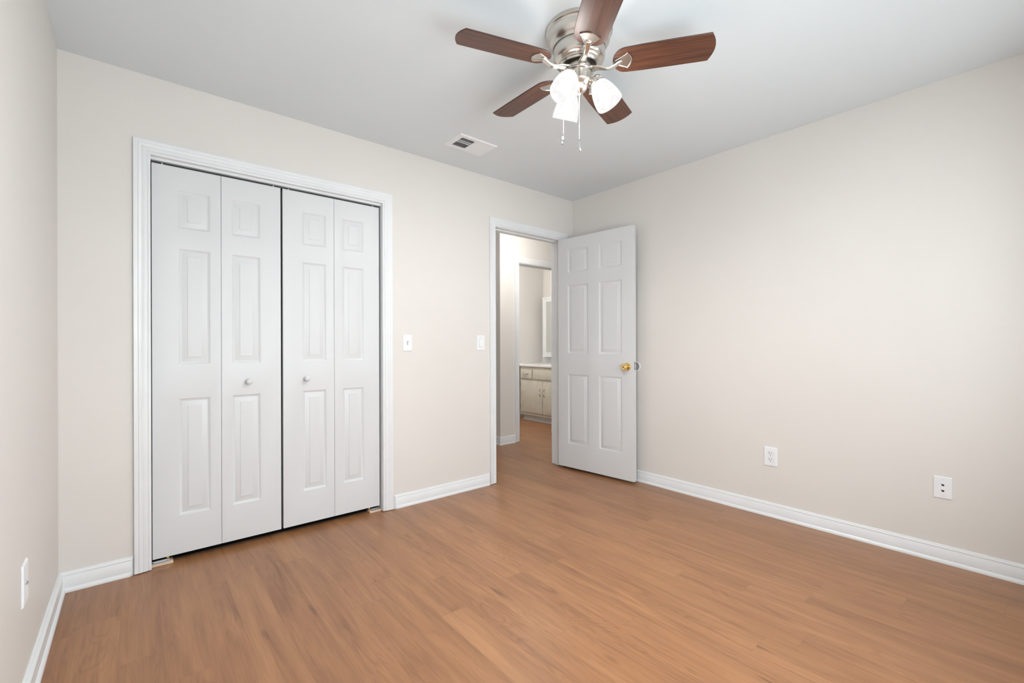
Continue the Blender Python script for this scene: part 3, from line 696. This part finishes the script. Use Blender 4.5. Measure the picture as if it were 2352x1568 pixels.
front('false_front', yy(1.30), yy(1.932), 0.612, 0.750)
q = front('door', yy(1.738), yy(2.202), 0.124, 0.586); pull(q, (-0.016, yy(1.775), 0.425), True, 'handle')
for hz in (0.20, 0.52): mb = MB(); mb.cyl((-0.010, yy(2.208), hz-0.022), (-0.010, yy(2.208), hz+0.022), 0.005, 10); put(mb, 'hinge', M['bronze'], q)
q = front('door', yy(1.27), yy(1.730), 0.124, 0.586); pull(q, (-0.016, yy(1.693), 0.425), True, 'handle')
t = root('vanity_top', (VFX, 1.95, 0.787)); tag(t, 'white vanity worktop with raised back edge on the cream cabinet', 'worktop')
mb = MB(); mb.box(-0.022, DEP+0.003, Y0, 0.549, 0.0, 0.029, 0, 0.006); put(mb, 'worktop_slab', M['counter'], t)
mb = MB(); mb.box(DEP-0.018, DEP+0.003, Y0, 0.549, 0.028, 0.115, 0, 0.004); put(mb, 'backsplash', M['counter'], t)

MX, MY0, MY1, MZ0, MZ1 = 1.905, 1.80, 2.395, 0.908, 1.866
t = root('medicine_cabinet', (MX, (MY0+MY1)/2, MZ0)); tag(t, 'white framed medicine cabinet with mirror above the vanity worktop', 'medicine cabinet')
hw = (MY1-MY0)/2; hh = MZ1-MZ0
mb = MB(); mb.box(0.020, 2.029-MX, -hw, hw, 0, hh); put(mb, 'cabinet_body', M['trim'], t)
mb = MB(); fr_ = [(0.0, 0.020), (0.0, 0.004), (0.006, 0.0), (0.030, 0.0), (0.036, 0.005), (0.060, 0.005), (0.068, 0.000), (0.075, 0.002), (0.078, 0.012)]
vs = []
for u, d in fr_: vs += [(d, -hw+u, u), (d, hw-u, u), (d, hw-u, hh-u), (d, -hw+u, hh-u)]
mb.add(vs, [(i*4+k, i*4+(k+1) % 4, (i+1)*4+(k+1) % 4, (i+1)*4+k) for i in range(len(fr_)-1) for k in range(4)]); put(mb, 'mirror_frame', M['trim'], t)
mb = MB(); mb.box(0.010, 0.014, -hw+0.076, hw-0.076, 0.076, hh-0.076); put(mb, 'mirror', M['mirror'], t)

# ceiling lamps of hall and bathroom (above the sight line; bathroom one added)
def dome(loc, label, watts, r=0.14):
    t = root('ceiling_light', loc); tag(t, label, 'ceiling light')
    mb = MB(); mb.lathe([(0, 0), (r+0.01, 0), (r+0.012, -0.012), (r, -0.018)], 40); put(mb, 'lamp_base', M['nickel'], t)
    mb = MB(); mb.lathe([(r, -0.018), (r*0.97, -0.035), (r*0.8, -0.060), (r*0.5, -0.078), (r*0.2, -0.086), (0, -0.087)], 40); put(mb, 'glass_dome', M['dome'], t)
    l = bpy.data.lights.new('lamp_light', 'POINT'); l.shadow_soft_size = 0.07; l.energy = watts; l.color = (1.0, 0.97, 0.93)
    o = bpy.data.objects.new('lamp_light', l); o.location = (loc[0], loc[1], loc[2]-0.16); COL.objects.link(o)
dome((-0.12, 0.34, RH), 'round glass ceiling light in the hallway outside the bedroom', HALL_W)
dome((0.55, 1.85, RH), 'added round glass ceiling light in the bathroom, standing in for a hidden vanity light', BATH_W)  # added lamp, unseen; stands in for the light above the medicine cabinet

# ------------------------------------------------------------------ added windows out of view, placed to supply the room's daylight
def window(name, loc, rz, ww, hh, label):
    """built facing +Y (into the room) in local axes"""
    wroot = root(name, loc, (0, 0, rz)); wroot['kind'] = 'structure'; wroot['label'] = label
    hw = ww/2; fr = 0.045
    mb = MB()
    for a, b_, c, d in [(-hw, hw, 0, fr), (-hw, hw, hh-fr, hh), (-hw, -hw+fr, fr, hh-fr), (hw-fr, hw, fr, hh-fr)]: mb.box(a, b_, -0.09, -0.04, c, d)
    mb.box(-hw+fr, hw-fr, -0.08, -0.05, hh/2-0.02, hh/2+0.02)
    put(mb, 'window_frame', M['trim'], wroot)
    mb = MB(); mb.box(-hw+fr, hw-fr, -0.067, -0.064, fr, hh-fr); put(mb, 'window_pane', M['glass'], wroot)
    mb = MB(); mb.box(-hw-0.03, hw+0.03, 0.0, 0.035, -0.022, 0.0); put(mb, 'window_sill', M['trim'], wroot)
    mb = MB()
    for a, b_, c, d in [(-hw-0.06, -hw, 0, hh+0.06), (hw, hw+0.06, 0, hh+0.06), (-hw, hw, hh, hh+0.06)]: mb.box(a, b_, 0.0, 0.016, c, d)
    put(mb, 'window_casing', M['trim'], wroot)
window('added_window_1', ((WX0+WX1)/2, FRONT_Y, WZ0), 0, WX1-WX0, WZ1-WZ0, 'added white sash window in the front wall, unseen, for daylight')
window('added_window_2', ((VW0+VW1)/2, FRONT_Y, WZ0), 0, VW1-VW0, WZ1-WZ0, 'added narrow white sash window in the front wall near the right wall, unseen, for daylight')
